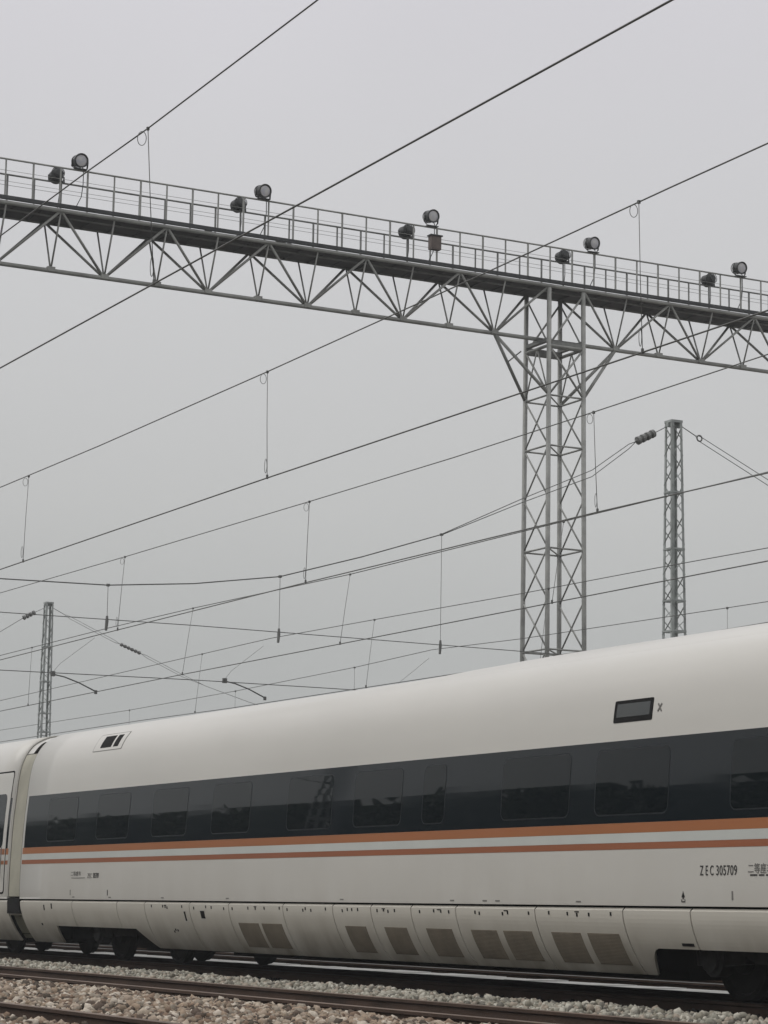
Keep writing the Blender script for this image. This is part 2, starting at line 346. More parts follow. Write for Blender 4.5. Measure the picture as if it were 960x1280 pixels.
def rrect(b, x0, x1, z0, z1, r, off, depth, mi=0, seg=4, rows=6):
    """rounded-corner plate lying on the flank"""
    zs = [];
    for i in range(seg+1): zs.append(z0 + r*(1-math.cos(math.pi/2*i/seg)))
    zs += [lerp(z0+r, z1-r, k/rows) for k in range(1, rows)]
    for i in range(seg+1): zs.append(z1 - r*(1-math.sin(math.pi/2*i/seg)))
    def ins(z):
        d = min(z-z0, z1-z)
        return 0 if d >= r else r - math.sqrt(max(0, r*r-(r-d)**2))
    vs = []; fs = []
    for z in zs:
        y, zz = surf(z, off); y2, zz2 = surf(z, off-depth); i = ins(z)
        vs += [(x0+i,y,zz),(x1-i,y,zz),(x0+i,y2,zz2),(x1-i,y2,zz2)]
    for i in range(len(zs)-1):
        a = i*4; c = a+4; fs += [(a,a+1,c+1,c),(a+2,a,c,c+2),(a+1,a+3,c+3,c+1)]
    fs += [(0,2,3,1),((len(zs)-1)*4,(len(zs)-1)*4+1,(len(zs)-1)*4+3,(len(zs)-1)*4+2)]
    return b.add(vs, fs, mi)
def text(s, x0, z0, h, xs, m, parent, name='lettering', off=0.004):
    c = bpy.data.curves.new(name, 'FONT'); c.body = s; c.size = h / 0.72; c.extrude = 0.0012; c.space_character = 1.08; c.offset = h * .004
    o = bpy.data.objects.new(name, c); COL.objects.link(o)
    dg = bpy.context.evaluated_depsgraph_get(); me = bpy.data.meshes.new_from_object(o.evaluated_get(dg)); bpy.data.objects.remove(o)
    for v in me.vertices:
        x, y, z = v.co; zz = z0 + y; yy, z3 = surf(zz, off + z); v.co = (x0 + x*xs, yy, z3)
    me.materials.clear(); return link(name, me, m, parent)

def coach_body(x0, x1, parent):
    b = MB(); pr = [(y, z) for y, z in PR if z >= 1.075]; pr = [(py(1.075), 1.075)] + pr
    full = pr + [(2*YC - y, z) for y, z in pr[::-1][1:]]
    n = len(full); XS = list(np.arange(x0, x1, 1.2)) + [x1]
    b.add([(x, y, z) for x in XS for y, z in full], [])
    for i in range(len(XS)-1):
        for k in range(n-1): b.f.append((i*n+k, (i+1)*n+k, (i+1)*n+k+1, i*n+k+1)); b.mi.append(0)
    b.f.append(tuple(range(n))); b.mi.append(0); b.f.append(tuple(range((len(XS)-1)*n, len(XS)*n))[::-1]); b.mi.append(0)
    b.f.append((0, (len(XS)-1)*n, len(XS)*n-1, n-1)); b.mi.append(0)
    o = b.build('body', M['white'], parent); me = o.data
    sm = [abs(p.normal.x) < 0.5 for p in me.polygons]; me.polygons.foreach_set('use_smooth', sm)
    return o
def bogie(xc, parent):
    bg_ = MB(); yb = 15.86
    # side frame, dropped in the middle, with axle boxes, springs and dampers
    for y in (yb, 2*YC-yb):
        bg_.bar((xc-1.55, y, .74), (xc-.75, y, .70), .16, .15); bg_.bar((xc-.78, y, .70), (xc-.45, y, .58), .16, .17)
        bg_.bar((xc-.47, y, .58), (xc+.47, y, .58), .18, .19); bg_.bar((xc+.45, y, .58), (xc+.78, y, .70), .16, .17); bg_.bar((xc+.75, y, .70), (xc+1.55, y, .74), .16, .15)
    bg_.box((xc-.25, yb, .52), (xc+.25, 2*YC-yb, .70)); bg_.box((xc-.85, 16.5, .25), (xc+.85, 17.5, .69)); bg_.box((xc-2.0, 16.6, .27), (xc+2.0, 17.4, .60))
    f = bg_.build('bogie', M['bogie'], parent)
    for s in (-1, 1):
        xw = xc + s*1.25
        for q in (-1, 1):
            yw = YC + q*.755; wb = MB()
            wb.lathe((xw, yw - q*.0, .515), (0, q, 0), [(-.075,0.06),(-.075,.47),(-.045,.478),(-.04,.448),(.06,.444),(.062,.39),(.02,.36),(.01,.16),(.08,.15),(.085,.0)], 32)
            wb.build('wheel', M['wheel'], f, False)
        ab = MB(); y0 = yb - .02
        ab.lathe((xw, y0+.12, .515), (0, -1, 0), [(0,.19),(.16,.19),(.18,.15),(.22,.14),(.23,0)], 14)
        ab.bar((xw, y0+.05, .52), (xw + (-s)*.55, y0+.05, .56), .14, .16)
        ab.build('axle_box', M['bogie'], f)
        sp = MB(); pts = [(xw + .085*math.cos(t), y0+.08+.085*math.sin(t), .72+.03*t/(2*math.pi)*1.0) for t in np.linspace(0, 8*math.pi, 60)]
        sp.tube([(p[0], p[1], .70+(p[2]-.72)*.9) for p in pts], .016, 5); sp.build('spring', M['bogie'], f)
        dm = MB(); dm.tube([(xw+s*.22, y0-.03, .45), (xw+s*.26, y0-.03, .84)], .035, 8); dm.tube([(xw+s*.22, y0-.03, .45), (xw+s*.235, y0-.03, .60)], .05, 8)
        dm.build('damper', M['bogie'], f)
    yd = MB(); yd.tube([(xc-.75, yb-.16, .66), (xc+.1, yb-.16, .66)], .05, 8); yd.tube([(xc+.1, yb-.16, .66), (xc+.55, yb-.16, .66)], .025, 8); yd.build('damper', M['bogie'], f)
    ar = MB(); ar.lathe((xc, yb-.02, .86), (0, 0, 1), [(-.14,.0),(-.14,.24),(-.05,.29),(.05,.29),(.12,.24)], 20); ar.build('air_spring', M['gasket'], f)
    return f
def skirt_panels(xs, openings, parent, skip=()):
    """panels between the seam positions xs; openings = [(x_low0, x_top0, x_top1, x_low1)] cut below z 0.62"""
    ZO = 0.62
    for a, c in zip(xs[:-1], xs[1:]):
        a2, c2 = a + .011, c - .011
        b = MB(); patch(b, a2, c2, ZO, 1.022, 0.0, 9, 0, .03); b.add([(a2,15.3065,1.0225),(c2,15.3065,1.0225),(c2,15.335,1.052),(a2,15.335,1.052)],[(0,1,2,3)])
        segs = [(a2, c2)]
        lo = []
        cur = [(lambda z: a2, lambda z: c2)]
        for (l0, t0, t1, l1) in openings:
            def fl(z, l0=l0, t0=t0): return lerp(t0, l0, min(1, max(0, (ZO-z)/(ZO-.32)))) + (.09*(1-math.sqrt(max(0, 1-min(1, max(0, (z-ZO+.09)/.09))**2))) if t0 > -23 else 0)
            def fr(z, l1=l1, t1=t1): return lerp(t1, l1, min(1, max(0, (ZO-z)/(ZO-.32))))
            new = []
            for f0, f1 in cur:
                if f1(.62) <= min(l0, t0) or f0(.62) >= max(l1, t1): new.append((f0, f1)); continue
                if f0(.62) < t0: new.append((f0, lambda z, f1=f1, fl=fl: min(f1(z), fl(z))))
                if f1(.62) > t1: new.append((lambda z, f0=f0, fr=fr: max(f0(z), fr(z)), f1))
            cur = new
        for f0, f1 in cur:
            if f1(.62) - f0(.62) > .02: patch(b, f0, f1, .325, ZO, 0.0, 20, 0, .03)
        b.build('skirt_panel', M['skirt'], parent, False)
def shade_flat_smooth(o): pass
def coach(x0, x1, bog, seams, wins, label, main):
    t = empty('train_coach', ((x0+x1)/2, YC, 0.15), label, 'train coach', 'coupled coaches of the white train')
    coach_body(x0, x1, t)
    u = MB(); u.box((x0+.05, 15.36, .86), (x1-.05, 2*YC-15.36, 1.072))
    oo = [(b_-2.4, b_+2.4) for b_ in bog]; cuts = [x0+.4] + [q for o in oo for q in o] + [x1-.4]
    for a, c in zip(cuts[::2], cuts[1::2]):
        if c > a:
            u.box((a, 15.75, .36), (c, 2*YC-15.75, .858))
            if c - a > 3: u.box((a+.3, 16.5, .245), (c-.3, 17.5, .362))
    u.build('underframe', M['under'], t)
    for xb in bog: bogie(xb, t)
    ops = [(b_-2.45, b_-2.35, b_+1.25, b_+1.80) if (main and i == 0) or not main else (b_-2.05, b_-1.83, b_+2.3, b_+2.25) for i, b_ in enumerate(bog)]
    skirt_panels(seams, ops, t)
    # far-side skirt, so light under the train behaves
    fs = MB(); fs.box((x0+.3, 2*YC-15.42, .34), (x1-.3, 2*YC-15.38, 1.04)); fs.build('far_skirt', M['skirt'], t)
    wb = MB(); patch(wb, x0+.10, x1-.10, 1.98, 2.90, .004, 12, 0, .02); wb.build('window_band', M['band'], t, False)
    for nm, z0, z1, m in (('stripe',1.868,1.978,M['orange']),('pale_stripe',1.762,1.866,M['stripe_white']),('stripe',1.688,1.760,M['brown_orange'])):
        sb = MB(); patch(sb, x0+.04, x1-.04, z0, z1, .003, 2, 0, .01); sb.build(nm, m, t)
    for wi in wins:
        a, c, z0, z1 = wi
        fb = MB(); rrect(fb, a-.014, c+.014, z0-.016, z1+.014, .10, .0055, .01); fo = fb.build('window', M['frame'], t)
        pb = MB(); rrect(pb, a, c, z0, z1, .09, .0075, .01); pb.build('pane', M['pane'], fo)
    return t
seamsA = [-42.57,-40.0,-37.97,-36.79,-35.02,-33.58,-31.74,-30.19,-29.08,-27.98,-26.83,-24.96,-23.11,-21.82,-19.3,-17.6]
wz = (2.08, 2.80)
winsA = [(a, c, *wz) for a, c in ((-41.35,-39.95),(-39.0,-37.6),(-36.62,-35.25),(-34.3,-32.95),(-31.69,-30.31),(-29.64,-28.31),(-27.73,-27.17),(-25.76,-24.25),(-23.69,-22.25),(-21.1,-19.7),(-19.2,-18.0))]
cA = coach(-42.57, -17.6, (-38.65, -20.85), seamsA, winsA, 'long white train coach with dark window band and orange stripes filling the foreground', True)
seamsB = [-68.2,-66.0,-61.5,-57,-52.5,-49.4,-46.2,-43.25]
cB = coach(-68.2, -43.25, (-64.4, -46.6), seamsB, [(a, a+1.4, *wz) for a in (-66.4,-64.0,-61.5,-59.0,-56.5,-54.0,-51.5,-49.0,-46.6)], 'end of the next white coach at the left edge, with its passenger door', False)
# door at the end of the second coach
d = MB(); rrect(d, -44.55, -43.42, 1.16, 3.40, .08, .006, .01); dd = d.build('door_seal', M['gasket'], cB)
d = MB(); rrect(d, -44.52, -43.45, 1.19, 3.37, .06, .009, .01); dr = d.build('door', M['white'], cB)
d = MB(); rrect(d, -44.52, -43.62, 1.99, 2.98, .12, .012, .01); d.build('window', M['band'], dr)
for z0, z1 in ((1.87,1.975),(1.69,1.76)):
    d = MB(); patch(d, -44.5, -43.47, z0, z1, .011, 2, 0, .004); d.build('stripe', M['orange'], dr)
d = MB(); d.tube([(-43.55, py(1.6)-.05, 1.45), (-43.55, py(2.0)-.05, 2.0)], .012, 6); d.build('handle', M['steel'], cB)

# gangway between the coaches (carried by the front coach)
gw = MB(); pts = [(y, z) for y, z in PR if z >= 1.13][::2]
def sw(b, x0, x1, ring, mi=0):
    n = len(ring); b.add([(x, y, z) for x in (x0, x1) for y, z in ring], [(i, n+i, n+i+1, i+1) for i in range(n-1)], mi)
def ring(off, zlo, zhi):
    r = []
    for y, z in PR:
        if zlo <= z <= zhi: r.append(surf(z, off) if z < 4.1 else (y, z+off))
    return r
r1 = ring(-.025, 1.09, 3.70)
sw(gw, -43.21, -42.66, r1); gw.build('gangway_cover', M['bellows'], cA, True)
gl = MB(); sw(gl, -43.25, -43.215, ring(-.012, 1.1, 4.2)); sw(gl, -42.61, -42.575, ring(-.012, 1.1, 3.72)); gl.build('gangway_edge', M['white'], cA, True)
gd = MB(); sw(gd, -43.25, -42.57, ring(-.14, 1.07, 4.2)); sw(gd, -43.25, -42.57, [(2*YC-y, z) for y, z in ring(-.14, .34, 4.2)]); gd.box((-43.24, 15.6, .45), (-42.58, 18.4, 1.1)); gd.build('gangway_bellows', M['gasket'], cA, True)
gt = MB(); sw(gt, -43.21, -42.9, ring(-.03, 3.70, 4.2)); sw(gt, -42.9, -42.6, ring(-.03, 3.93, 4.2)); gt.build('gangway_cover', M['white'], cA, True)
gk = MB(); gk.box((-43.22, 15.30, .81), (-42.60, 15.6, 1.085)); gk.build('coupling_box', M['gasket'], cA)
gg = MB(); sw(gg, -43.18, -42.62, ring(-.06, .34, .775)); gg.build('gangway_lower_cover', M['bellows_low'], cA, True)
ge = MB(); patch(ge, -43.24, -42.58, .775, .80, -.02, 1, 0, .02); ge.build('gangway_edge', M['white'], cA)

# grilles, latches, hatches
for a, c in ((-33.34,-32.65),(-32.55,-31.88),(-29.92,-29.32),(-28.80,-28.19),(-27.68,-27.02),(-26.55,-25.93),(-25.78,-25.12),(-24.69,-24.06),(-23.92,-23.27)):
    b = MB(); patch(b, a, c, .42, .765, .003, 8, 0, .006)
    for k in range(1, 22):
        z = lerp(.42, .765, k/22); patch(b, a+.015, c-.015, z-.003, z+.003, .005, 1, 0, .005)
    b.build('grille', M['grille'], cA)
def dot(x, z, wx=.035, wz_=.035, m='gasket', name='latch', off=.004):
    b = MB(); patch(b, x-wx/2, x+wx/2, z-wz_/2, z+wz_/2, off, 1, 0, .006); return b.build(name, M[m], cA)
for x in (-36.5,-36.05,-35.95,-35.88,-35.3,-34.85,-34.4,-34.2,-33.75,-33.45,-32.9,-32.65,-32.35,-31.85,-31.6,-31.1,-31.02,-30.85,-30.4,-29.9,-29.75,-29.62,-29.45,-28.9,-28.72,-28.6,-28.42,-27.75,-27.38,-27.2,-27.0,-26.35,-26.25,-25.7,-25.58,-25.1,-24.65,-24.25,-24.05,-23.8,-23.35):
    dot(x, .975 + random.uniform(-.012,.012), .03, .04)
for x in (-35.95,-32.65,-28.72,-27.25,-25.62,-24.05): dot(x, 1.0, .09, .012)
dot(-35.22, .84, .11, .17, 'white', 'hatch', .003); dot(-35.22, .84, .05, .14, 'gasket', 'hatch_slot', .006)
dot(-34.55, .86, .20, .16, 'white', 'hatch', .003); dot(-34.55, .87, .14, .11, 'gasket', 'hatch_slot', .006)
dot(-41.35, .93, .05, .09); dot(-40.98, .955, .05, .09); dot(-41.68, .64, .06, .035)
for x, z in ((-35.85,.60),(-35.7,.62),(-35.78,.63)): dot(x, z, .035, .03)
dot(-22.0, .67, .22, .03)
for x in (-39.9,-38.25,-36.05,-33.6,-29.9,-26.9,-26.1,-25.8,-24.0): dot(x, 1.115, .10, .016, 'ink_pale', 'marking')
for x, s in ((-40.05,'ink_pale'),(-38.35,'gasket'),(-21.05,'ink_pale')): dot(x, 1.19, .025, .09, s, 'marking')
# lettering
text('Z E C', -21.62, 1.40, .105, .66, M['ink'], cA); text('305709', -21.335, 1.40, .105, .80, M['ink'], cA)
text('二等座车', -20.78, 1.425, .078, .95, M['ink_pale'], cA)
for a, c in ((-20.74,-20.62),(-20.59,-20.50),(-20.47,-20.38)): dot((a+c)/2, 1.398, c-a, .016, 'ink', 'lettering')
text('二等座车', -40.05, 1.475, .06, 1.4, M['ink_pale'], cA)
dot(-39.70, 1.435, .62, .012, 'ink_pale', 'lettering')
text('ZEC', -39.27, 1.43, .082, .9, M['ink_pale'], cA)
text('305709', -39.02, 1.43, .088, .68, M['ink'], cA)
# jacking arrow
b = MB(); yA = surf(1.2, .004)[0]; b.add([(-21.96,yA,1.17),(-21.90,yA,1.17),(-21.93,yA,1.235),(-21.96,yA+.006,1.17),(-21.90,yA+.006,1.17),(-21.93,yA+.006,1.235)],[(0,1,2),(3,5,4),(0,3,4,1),(1,4,5,2),(2,5,3,0)]); b.box((-21.94,yA,1.15),(-21.92,yA+.006,1.20)); b.build('jacking_mark', M['ink'], cA)
b = MB(); patch(b, -21.965,-21.895,1.118,1.128,.004,1); patch(b,-21.965,-21.955,1.128,1.148,.004,1); patch(b,-21.905,-21.895,1.128,1.148,.004,1); b.build('jacking_mark', M['ink'], cA)
# destination display and mark beside it
b = MB(); rrect(b, -23.43, -22.66, 3.105, 3.355, .02, .005, .01); do = b.build('destination_display', M['gasket'], cA)
b = MB(); rrect(b, -23.375, -22.715, 3.165, 3.315, .01, .007, .004); b.build('pane', M['display'], do)
b = MB()
for a, c in (((-22.56,3.19),(-22.49,3.275)),((-22.49,3.19),(-22.56,3.275))):
    ya, za = surf(a[1], .004); yc_, zc = surf(c[1], .004); b.bar((a[0],ya,za),(c[0],yc_,zc),.018,.006,up=(0,1,0))
b.build('marking', M['ink_pale'], cA)
# small roof-corner hatch with two dark panes
b = MB(); rrect(b, -39.72,-38.42,3.56,3.86,.02,.004,.01); b.build('hatch_edge', M['ink_pale'], cA)
b = MB(); rrect(b, -39.70,-38.44,3.57,3.85,.02,.006,.01); ho = b.build('hatch', M['white'], cA)
for a, c in ((-39.42,-38.93),(-38.84,-38.62)):
    b = MB(); rrect(b, a, c, 3.615, 3.815, .01, .009, .006); b.build('pane', M['gasket'], ho)
# low air-conditioning fairing on the roof
b = MB(); XS = list(np.arange(-31.5, -17.8, .45)); YS = [15.74,15.80,15.87,15.95,16.03,16.12,16.2,16.3,16.4,16.55,16.7,17.0]; YS = YS + [2*YC - y for y in YS[::-1][1:]]
def fair(x, y):
    yy = min(y, 2*YC-y); 
    xs_ = lerp(-31.0, -26.2, min(1, max(0, (yy-15.80)/.5))); h = .062*min(1, max(0, (x-xs_)/1.5)); ed = min(1, max(0, (yy-15.74)/.55)); ed = ed*ed*(3-2*ed)
    return py_inv(yy) + (h*ed if h > 0 else 0) + (.0025 if h > 0 and ed > 0 else -.012)
def py_inv(y):
    k = [i for i in range(len(PR)) if PR[i][1] > 3.2]; return float(np.interp(y, [PR[i][0] for i in k], [PR[i][1] for i in k]))
n = len(YS); b.add([(x, y, fair(x, y)) for x in XS for y in YS], [(i*n+k, (i+1)*n+k, (i+1)*n+k+1, i*n+k+1) for i in range(len(XS)-1) for k in range(n-1)])
b.build('roof_fairing', M['white'], cA, True)

# ------------------------------------------------------------------ lighting gantry
XN = -67.8; BW = 1.45; XF = XN - BW; XM = XN - BW/2; ZB = 19.79; ZT = 21.47; ZR = 22.80
G = empty('lighting_gantry', (XM, 42.7, -.3), 'long grey lattice gantry with railed walkway on a square lattice tower', 'lighting gantry')
Y0, Y1g = 14.5, 62.0
MS = M['steel']; MD = M['steel_dark']
def T(name, pts, r, m, parent=G, n=8): b = MB(); b.tube(pts, r, n); return b.build(name, m, parent, True)
T('bottom_chord', [(XM, Y0, ZB), (XM, Y1g, ZB)], .07, MS)
T('top_chord', [(XN, Y0, ZT), (XN, Y1g, ZT)], .065, MS); T('top_chord', [(XF, Y0, ZT), (XF, Y1g, ZT)], .075, MD)
b = MB(); b.box((XN-.02, Y0, ZT-.035), (XF+.03, Y1g, ZT+.03)); b.box((XN+.085, Y0, ZT+.09), (XN-.02, Y1g, ZT+.20)); b.box((XF-.10, Y0, ZT-.03), (XF-.085, Y1g, ZT+.20))
y = Y0 + .3
while y < Y1g:
    b.box((XN-.06, y, ZT-.075), (XF+.06, y+.07, ZT-.037)); y += 0.86

b.build('walkway_deck', M['deck'], G)
# cable tray lying under the deck, with lumps of cable
T('cable_tray', [(XN-.35, Y0, ZT-.11), (XN-.35, Y1g, ZT-.11)], .03, MD)
HB = 1.72
def braces(ys_main, ys_mid):
    for ym in ys_main:
        for X in (XN, XF): T('vertical_brace', [(XM, ym, ZB), (X, ym, ZT)], .030, MS, n=6)
    for ym in ys_mid:
        for X in (XN, XF): T('vertical_brace', [(XM, ym, ZB), (X, ym, ZT)], .030, MS, n=6)
mains = [26.56 + 3.44*k for k in range(-3, 5)]; mids = [m + HB for m in mains[:-1]] + [mains[0]-HB]
mainsR = [45.08 + 3.52*k for k in range(0, 5)]; midsR = [m + 1.76 for m in mainsR]
braces(mains + mainsR, mids + midsR)
def diag(ym, yt):
    for X in (XN, XF): T('diagonal_brace', [(XM, ym, ZB), (X, yt, ZT)], .043, MS, n=6)
for m in mains: diag(m, m - HB); diag(m, m + HB if m < 40 else 42.0)
for m in mainsR: diag(m, m - 1.76 if m > 46 else 43.35); diag(m, m + 1.76)
for m in mains + mainsR + mids + midsR:
    b = MB(); b.box((XM-.09, m-.12, ZB-.035), (XM+.09, m+.12, ZB+.11)); b.build('gusset', MS, G)
# handrails: posts are sub-parts of each rail
for X, y_first, mt in ((XN, 15.3, MS), (XF, 15.0, MD)):
    hr = T('handrail', [(X, Y0, ZR if X == XN else ZR-.02), (X, Y1g, ZR if X == XN else ZR-.02)], .030, mt, n=8)
    for z in (22.45, 22.12): T('rail_wire', [(X, Y0, z), (X, Y1g, z)], .007, mt, hr, 5)
    y = y_first + (.005 if X == XN else 0.0); k = 0
    while y < Y1g:
        pp = y
        b = MB(); b.bar((X, pp, ZT+.12), (X, pp, ZR-.01), .048 if k % 2 == 0 else .04); b.build('post', mt, hr); y += 0.862; k += 1
    # kinked foot stay where a post meets a truss node
# tower
TY0, TY1 = 42.0, 43.33
tw = empty('tower', (XM, 42.66, -.3)); tw.parent = G; tw.location = Vector((XM, 42.66, -.3)) - G.location
def P4(z):
    s = 0.10 * (1 - z/21.4) * .8
    return [(XN+s, TY0-s, z), (XN+s, TY1+s, z), (XF-s, TY1+s, z), (XF-s, TY0-s, z)]
def TT(name, pts, r, m=MS, n=8): b = MB(); b.tube(pts, r, n); o = b.build(name, m, tw, True); return o
for k in range(4): TT('leg', [P4(-.3)[k], P4(21.4)[k]], .078, MS, 10)
lv = [19.45, 17.78, 16.10, 14.40, 12.70, 11.03, 9.38, 7.7, 6.05, 4.4, 2.75, 1.1, -.2]
rings = {19.45, 17.78, 16.10, 12.70, 9.38, 6.05, 2.75}
for z in lv:
    if z in rings:
        p = P4(z); b = MB()
        for k in range(4): b.tube([p[k], p[(k+1) % 4]], .032 if z < 19 else .055, 6)
        b.tube([p[0], p[2]], .026, 6); 
        b.build('ring_frame', MS, tw, True)
for zt, zb in zip(lv[1:-1], lv[2:]):
    a, c = P4(zt), P4(zb)
    for k in (1, 3):
        j = (k+1) % 4
        TT('cross_brace', [a[k], c[j]], .030, MS, 6); TT('cross_brace', [a[j], c[k]], .030, MS, 6)
a, c = P4(19.45), P4(17.78)
for k in (1, 3):
    j = (k+1) % 4; mid = [(a[k][i]+a[j][i])/2 for i in range(3)]
    TT('cross_brace', [mid, c[k]], .028, MS, 6); TT('cross_brace', [mid, c[j]], .028, MS, 6)
TT('cross_brace', [a[1], c[0]], .036, MS, 6); TT('cross_brace', [a[3], c[0]], .036, MS, 6)
TT('cross_brace', [a[0], c[1]], .036, MS, 6)
b4 = P4(21.3)
TT('cross_brace', [b4[1], a[0]], .036, MS, 6); TT('cross_brace', [b4[2], a[3]], .036, MS, 6); TT('cross_brace', [b4[3], a[0]], .03, MS, 6); TT('cross_brace', [b4[2], a[1]], .03, MS, 6)
b = MB(); b.tube([(XM, 41.9, ZB), (XM, 43.45, ZB)], .07, 8); b.box((XN, TY0-.05, 19.6), (XF, TY0+.1, 19.72)); b.box((XN, TY1-.1, 19.6), (XF, TY1+.05, 19.72)); b.box((XN-.1, TY0, 19.38), (XN+.02, TY1, 19.62)); b.box((XF-.02, TY0, 19.38), (XF+.1, TY1, 19.62)); b.build('cross_head', MD, tw)
for X, k0, k1 in ((XN, 0, 1), (XF, 3, 2)):
    T('knee_brace', [(XM, 40.32, ZB), P4(17.8)[k0]], .055, MS); T('knee_brace', [(XM, 45.08, ZB), P4(17.8)[k1]], .055, MS)
T('tie_bar', [(XN-.05, 40.95, 19.12), (XF+.25, 41.15, 19.02)], .022, MD)
b = MB()
for k in range(4): p = P4(-.3)[k]; b.box((p[0]-.35, p[1]-.35, -.6), (p[0]+.35, p[1]+.35, -.28))
b.build('footing', M['sleeper'], tw)
# odd lumps of cable and clamps on the deck edge
for yy, s in ((29.9,.16),(30.9,.10),(32.4,.20),(32.7,.12),(20.9,.12)):
    b = MB(); b.lathe((XN-.6, yy, ZT+.16), (0,0,1), [(0,s),(s*.5,s*.9),(s*.9,s*.5),(s*1.1,s*.1),(s*1.1,0)], 7); b.build('cable_lump', M['lamp'], G)

# floodlights
def floodlight(X, Y, z, dx, label, yaw=0.0):
    t = empty('floodlight', (X, Y, ZR), label, 'floodlight', 'round floodlights along the gantry railing')
    ax = Vector((dx*math.cos(.16), math.sin(yaw), -math.sin(.16))).normalized(); c = Vector((X, Y, z)); K = .92
    b = MB(); b.lathe(c, ax, [(K*p, K*q) for p, q in [(-.30,0),(-.30,.10),(-.27,.15),(-.21,.155),(-.20,.19),(-.14,.195),(-.13,.205),(-.04,.21),(.03,.225),(.10,.235),(.15,.24),(.17,.225),(.15,.19),(.12,.185)]], 24)
    b.build('housing', M['lamp'], t, False)
    b = MB(); b.lathe(c, ax, [(K*p, K*q) for p, q in [(.125,.185),(.135,.15),(.143,.09),(.146,0)]], 24); b.build('lens', M['lens'], t, True)
    b = MB()
    for k in range(3): b.lathe(c, ax, [(-.26+.05*k,.19),(-.25+.05*k,.205),(-.24+.05*k,.19)], 20)
    b.build('cooling_fin', M['lamp'], t)
    s = Vector((0, 1, 0)); b = MB()
    for q in (-1, 1): b.bar(c + s*q*.245, c + s*q*.245 + Vector((-dx*.04, 0, -.20)), .05, .014); b.bar(c + s*q*.245 + Vector((-dx*.04, 0, -.20)), Vector((X, Y + q*.12, ZR+.03)), .05, .014)
    b.box((X-.12, Y-.20, ZR+.015), (X+.12, Y+.20, ZR+.04)); b.build('bracket', M['lamp'], t)
    b = MB(); yy = Y + .13
    b.tube([(c.x-dx*.25, Y+.05, z-.02), (X-.04, yy, z-.22), (X-.03, yy, 22.4), (X-.04, yy-.04, 22.0), (X-.08, yy-.16, 21.72), (X-.1, yy-.2, 21.6)], .014, 6); b.build('power_cable', M['lamp'], t)
    return t
where = ['leftmost', 'second from the left', 'above the small brown box', 'above the lattice tower', 'rightmost']
for i, Y in enumerate((25.38, 31.48, 37.50, 43.68, 49.74)):
    floodlight(XN+.02, Y, (23.10,23.09,23.17,23.15,23.13)[i], 1, 'floodlight showing its glass on the near railing, %s' % where[i], (-.05,.05,0,.1,.0)[i])
where = ['leftmost', 'second from the left', 'left of the small brown box', 'above the lattice tower', 'rightmost']
for i, Y in enumerate((25.18, 31.30, 37.36, 43.42, 49.46)):
    floodlight(XF-.02, Y, 22.99, -1, 'floodlight seen from behind on the far railing, %s' % where[i], (.1,.0,-.1,.05,-.05)[i])
bx = empty('junction_box', (XN, 37.58, 22.03), 'small brown metal box fixed to a post of the gantry railing', 'junction box')
b = MB(); b.box((XN+.03, 37.38, 22.03), (XN+.24, 37.75, 22.47)); b.build('cabinet', M['box'], bx)
b = MB(); b.box((XN+.01, 37.34, 22.472), (XN+.28, 37.79, 22.51)); b.build('lid', M['lamp'], bx)
b = MB(); b.box((XN+.242, 37.42, 22.07), (XN+.252, 37.71, 22.43)); b.build('door', M['box'], bx)

# ------------------------------------------------------------------ lattice catenary masts
def mast(x, y, label):
    t = empty('catenary_mast', (x, y, -.3), label, 'catenary mast', 'lattice catenary masts')
    H = 14.6
    def c4(z):
        s = lerp(.33, .17, (z+.3)/(H+.3)); return [(x+s, y-s, z), (x+s, y+s, z), (x-s, y+s, z), (x-s, y-s, z)]
    for k in range(4):
        a, c = Vector(c4(-.3)[k]), Vector(c4(H)[k]); sx = 1 if k < 2 else -1; sy = -1 if k in (0, 3) else 1
        b = MB(); b.bar(a + Vector((-sx*.035,0,0)), c + Vector((-sx*.035,0,0)), .075, .010, up=(0,1,0)) ; b.bar(a + Vector((0,-sy*.036,0)), c + Vector((0,-sy*.036,0)), .010, .075, up=(0,1,0))
        b.build('leg', M['mast'], t)
    for k in range(4):
        j = (k+1) % 4; b = MB(); z = -.2; i = 0
        while z < H-.3:
            z2 = min(H-.05, z+.42); a, c = c4(z), c4(z2)
            b.bar(a[k] if i % 2 else a[j], c[j] if i % 2 else c[k], .035, .012); z = z2; i += 1
        b.build('lacing', M['mast'], t)
    b = MB()
    for z in (1.5, 4.5, 6.5, 8.7, 9.55, 11.0, 12.6): 
        p = c4(z)
        for k in range(4): b.bar(p[k], p[(k+1) % 4], .04, .05)
    b.build('ring_frame', M['mast'], t)
    b = MB(); b.box((x-.185, y-.185, H-.02), (x+.185, y+.185, H+.05)); b.box((x-.05, y-.22, H-.14), (x+.05, y+.22, H-.03)); b.build('cap', M['mast'], t)
    b = MB(); b.box((x-.5, y-.5, -.75), (x+.5, y+.5, -.28)); b.build('footing', M['sleeper'], t)
    return t
mast(-56.31, 39.0, 'pale grey lattice mast right of the gantry tower, insulator hanging off its left side')
mast(-106.65, 39.18, 'distant slender lattice mast at the left, above the gap between the coaches')
mast(-56.31, 2.6, 'lattice mast on the near side of the tracks, outside the photo to the left')

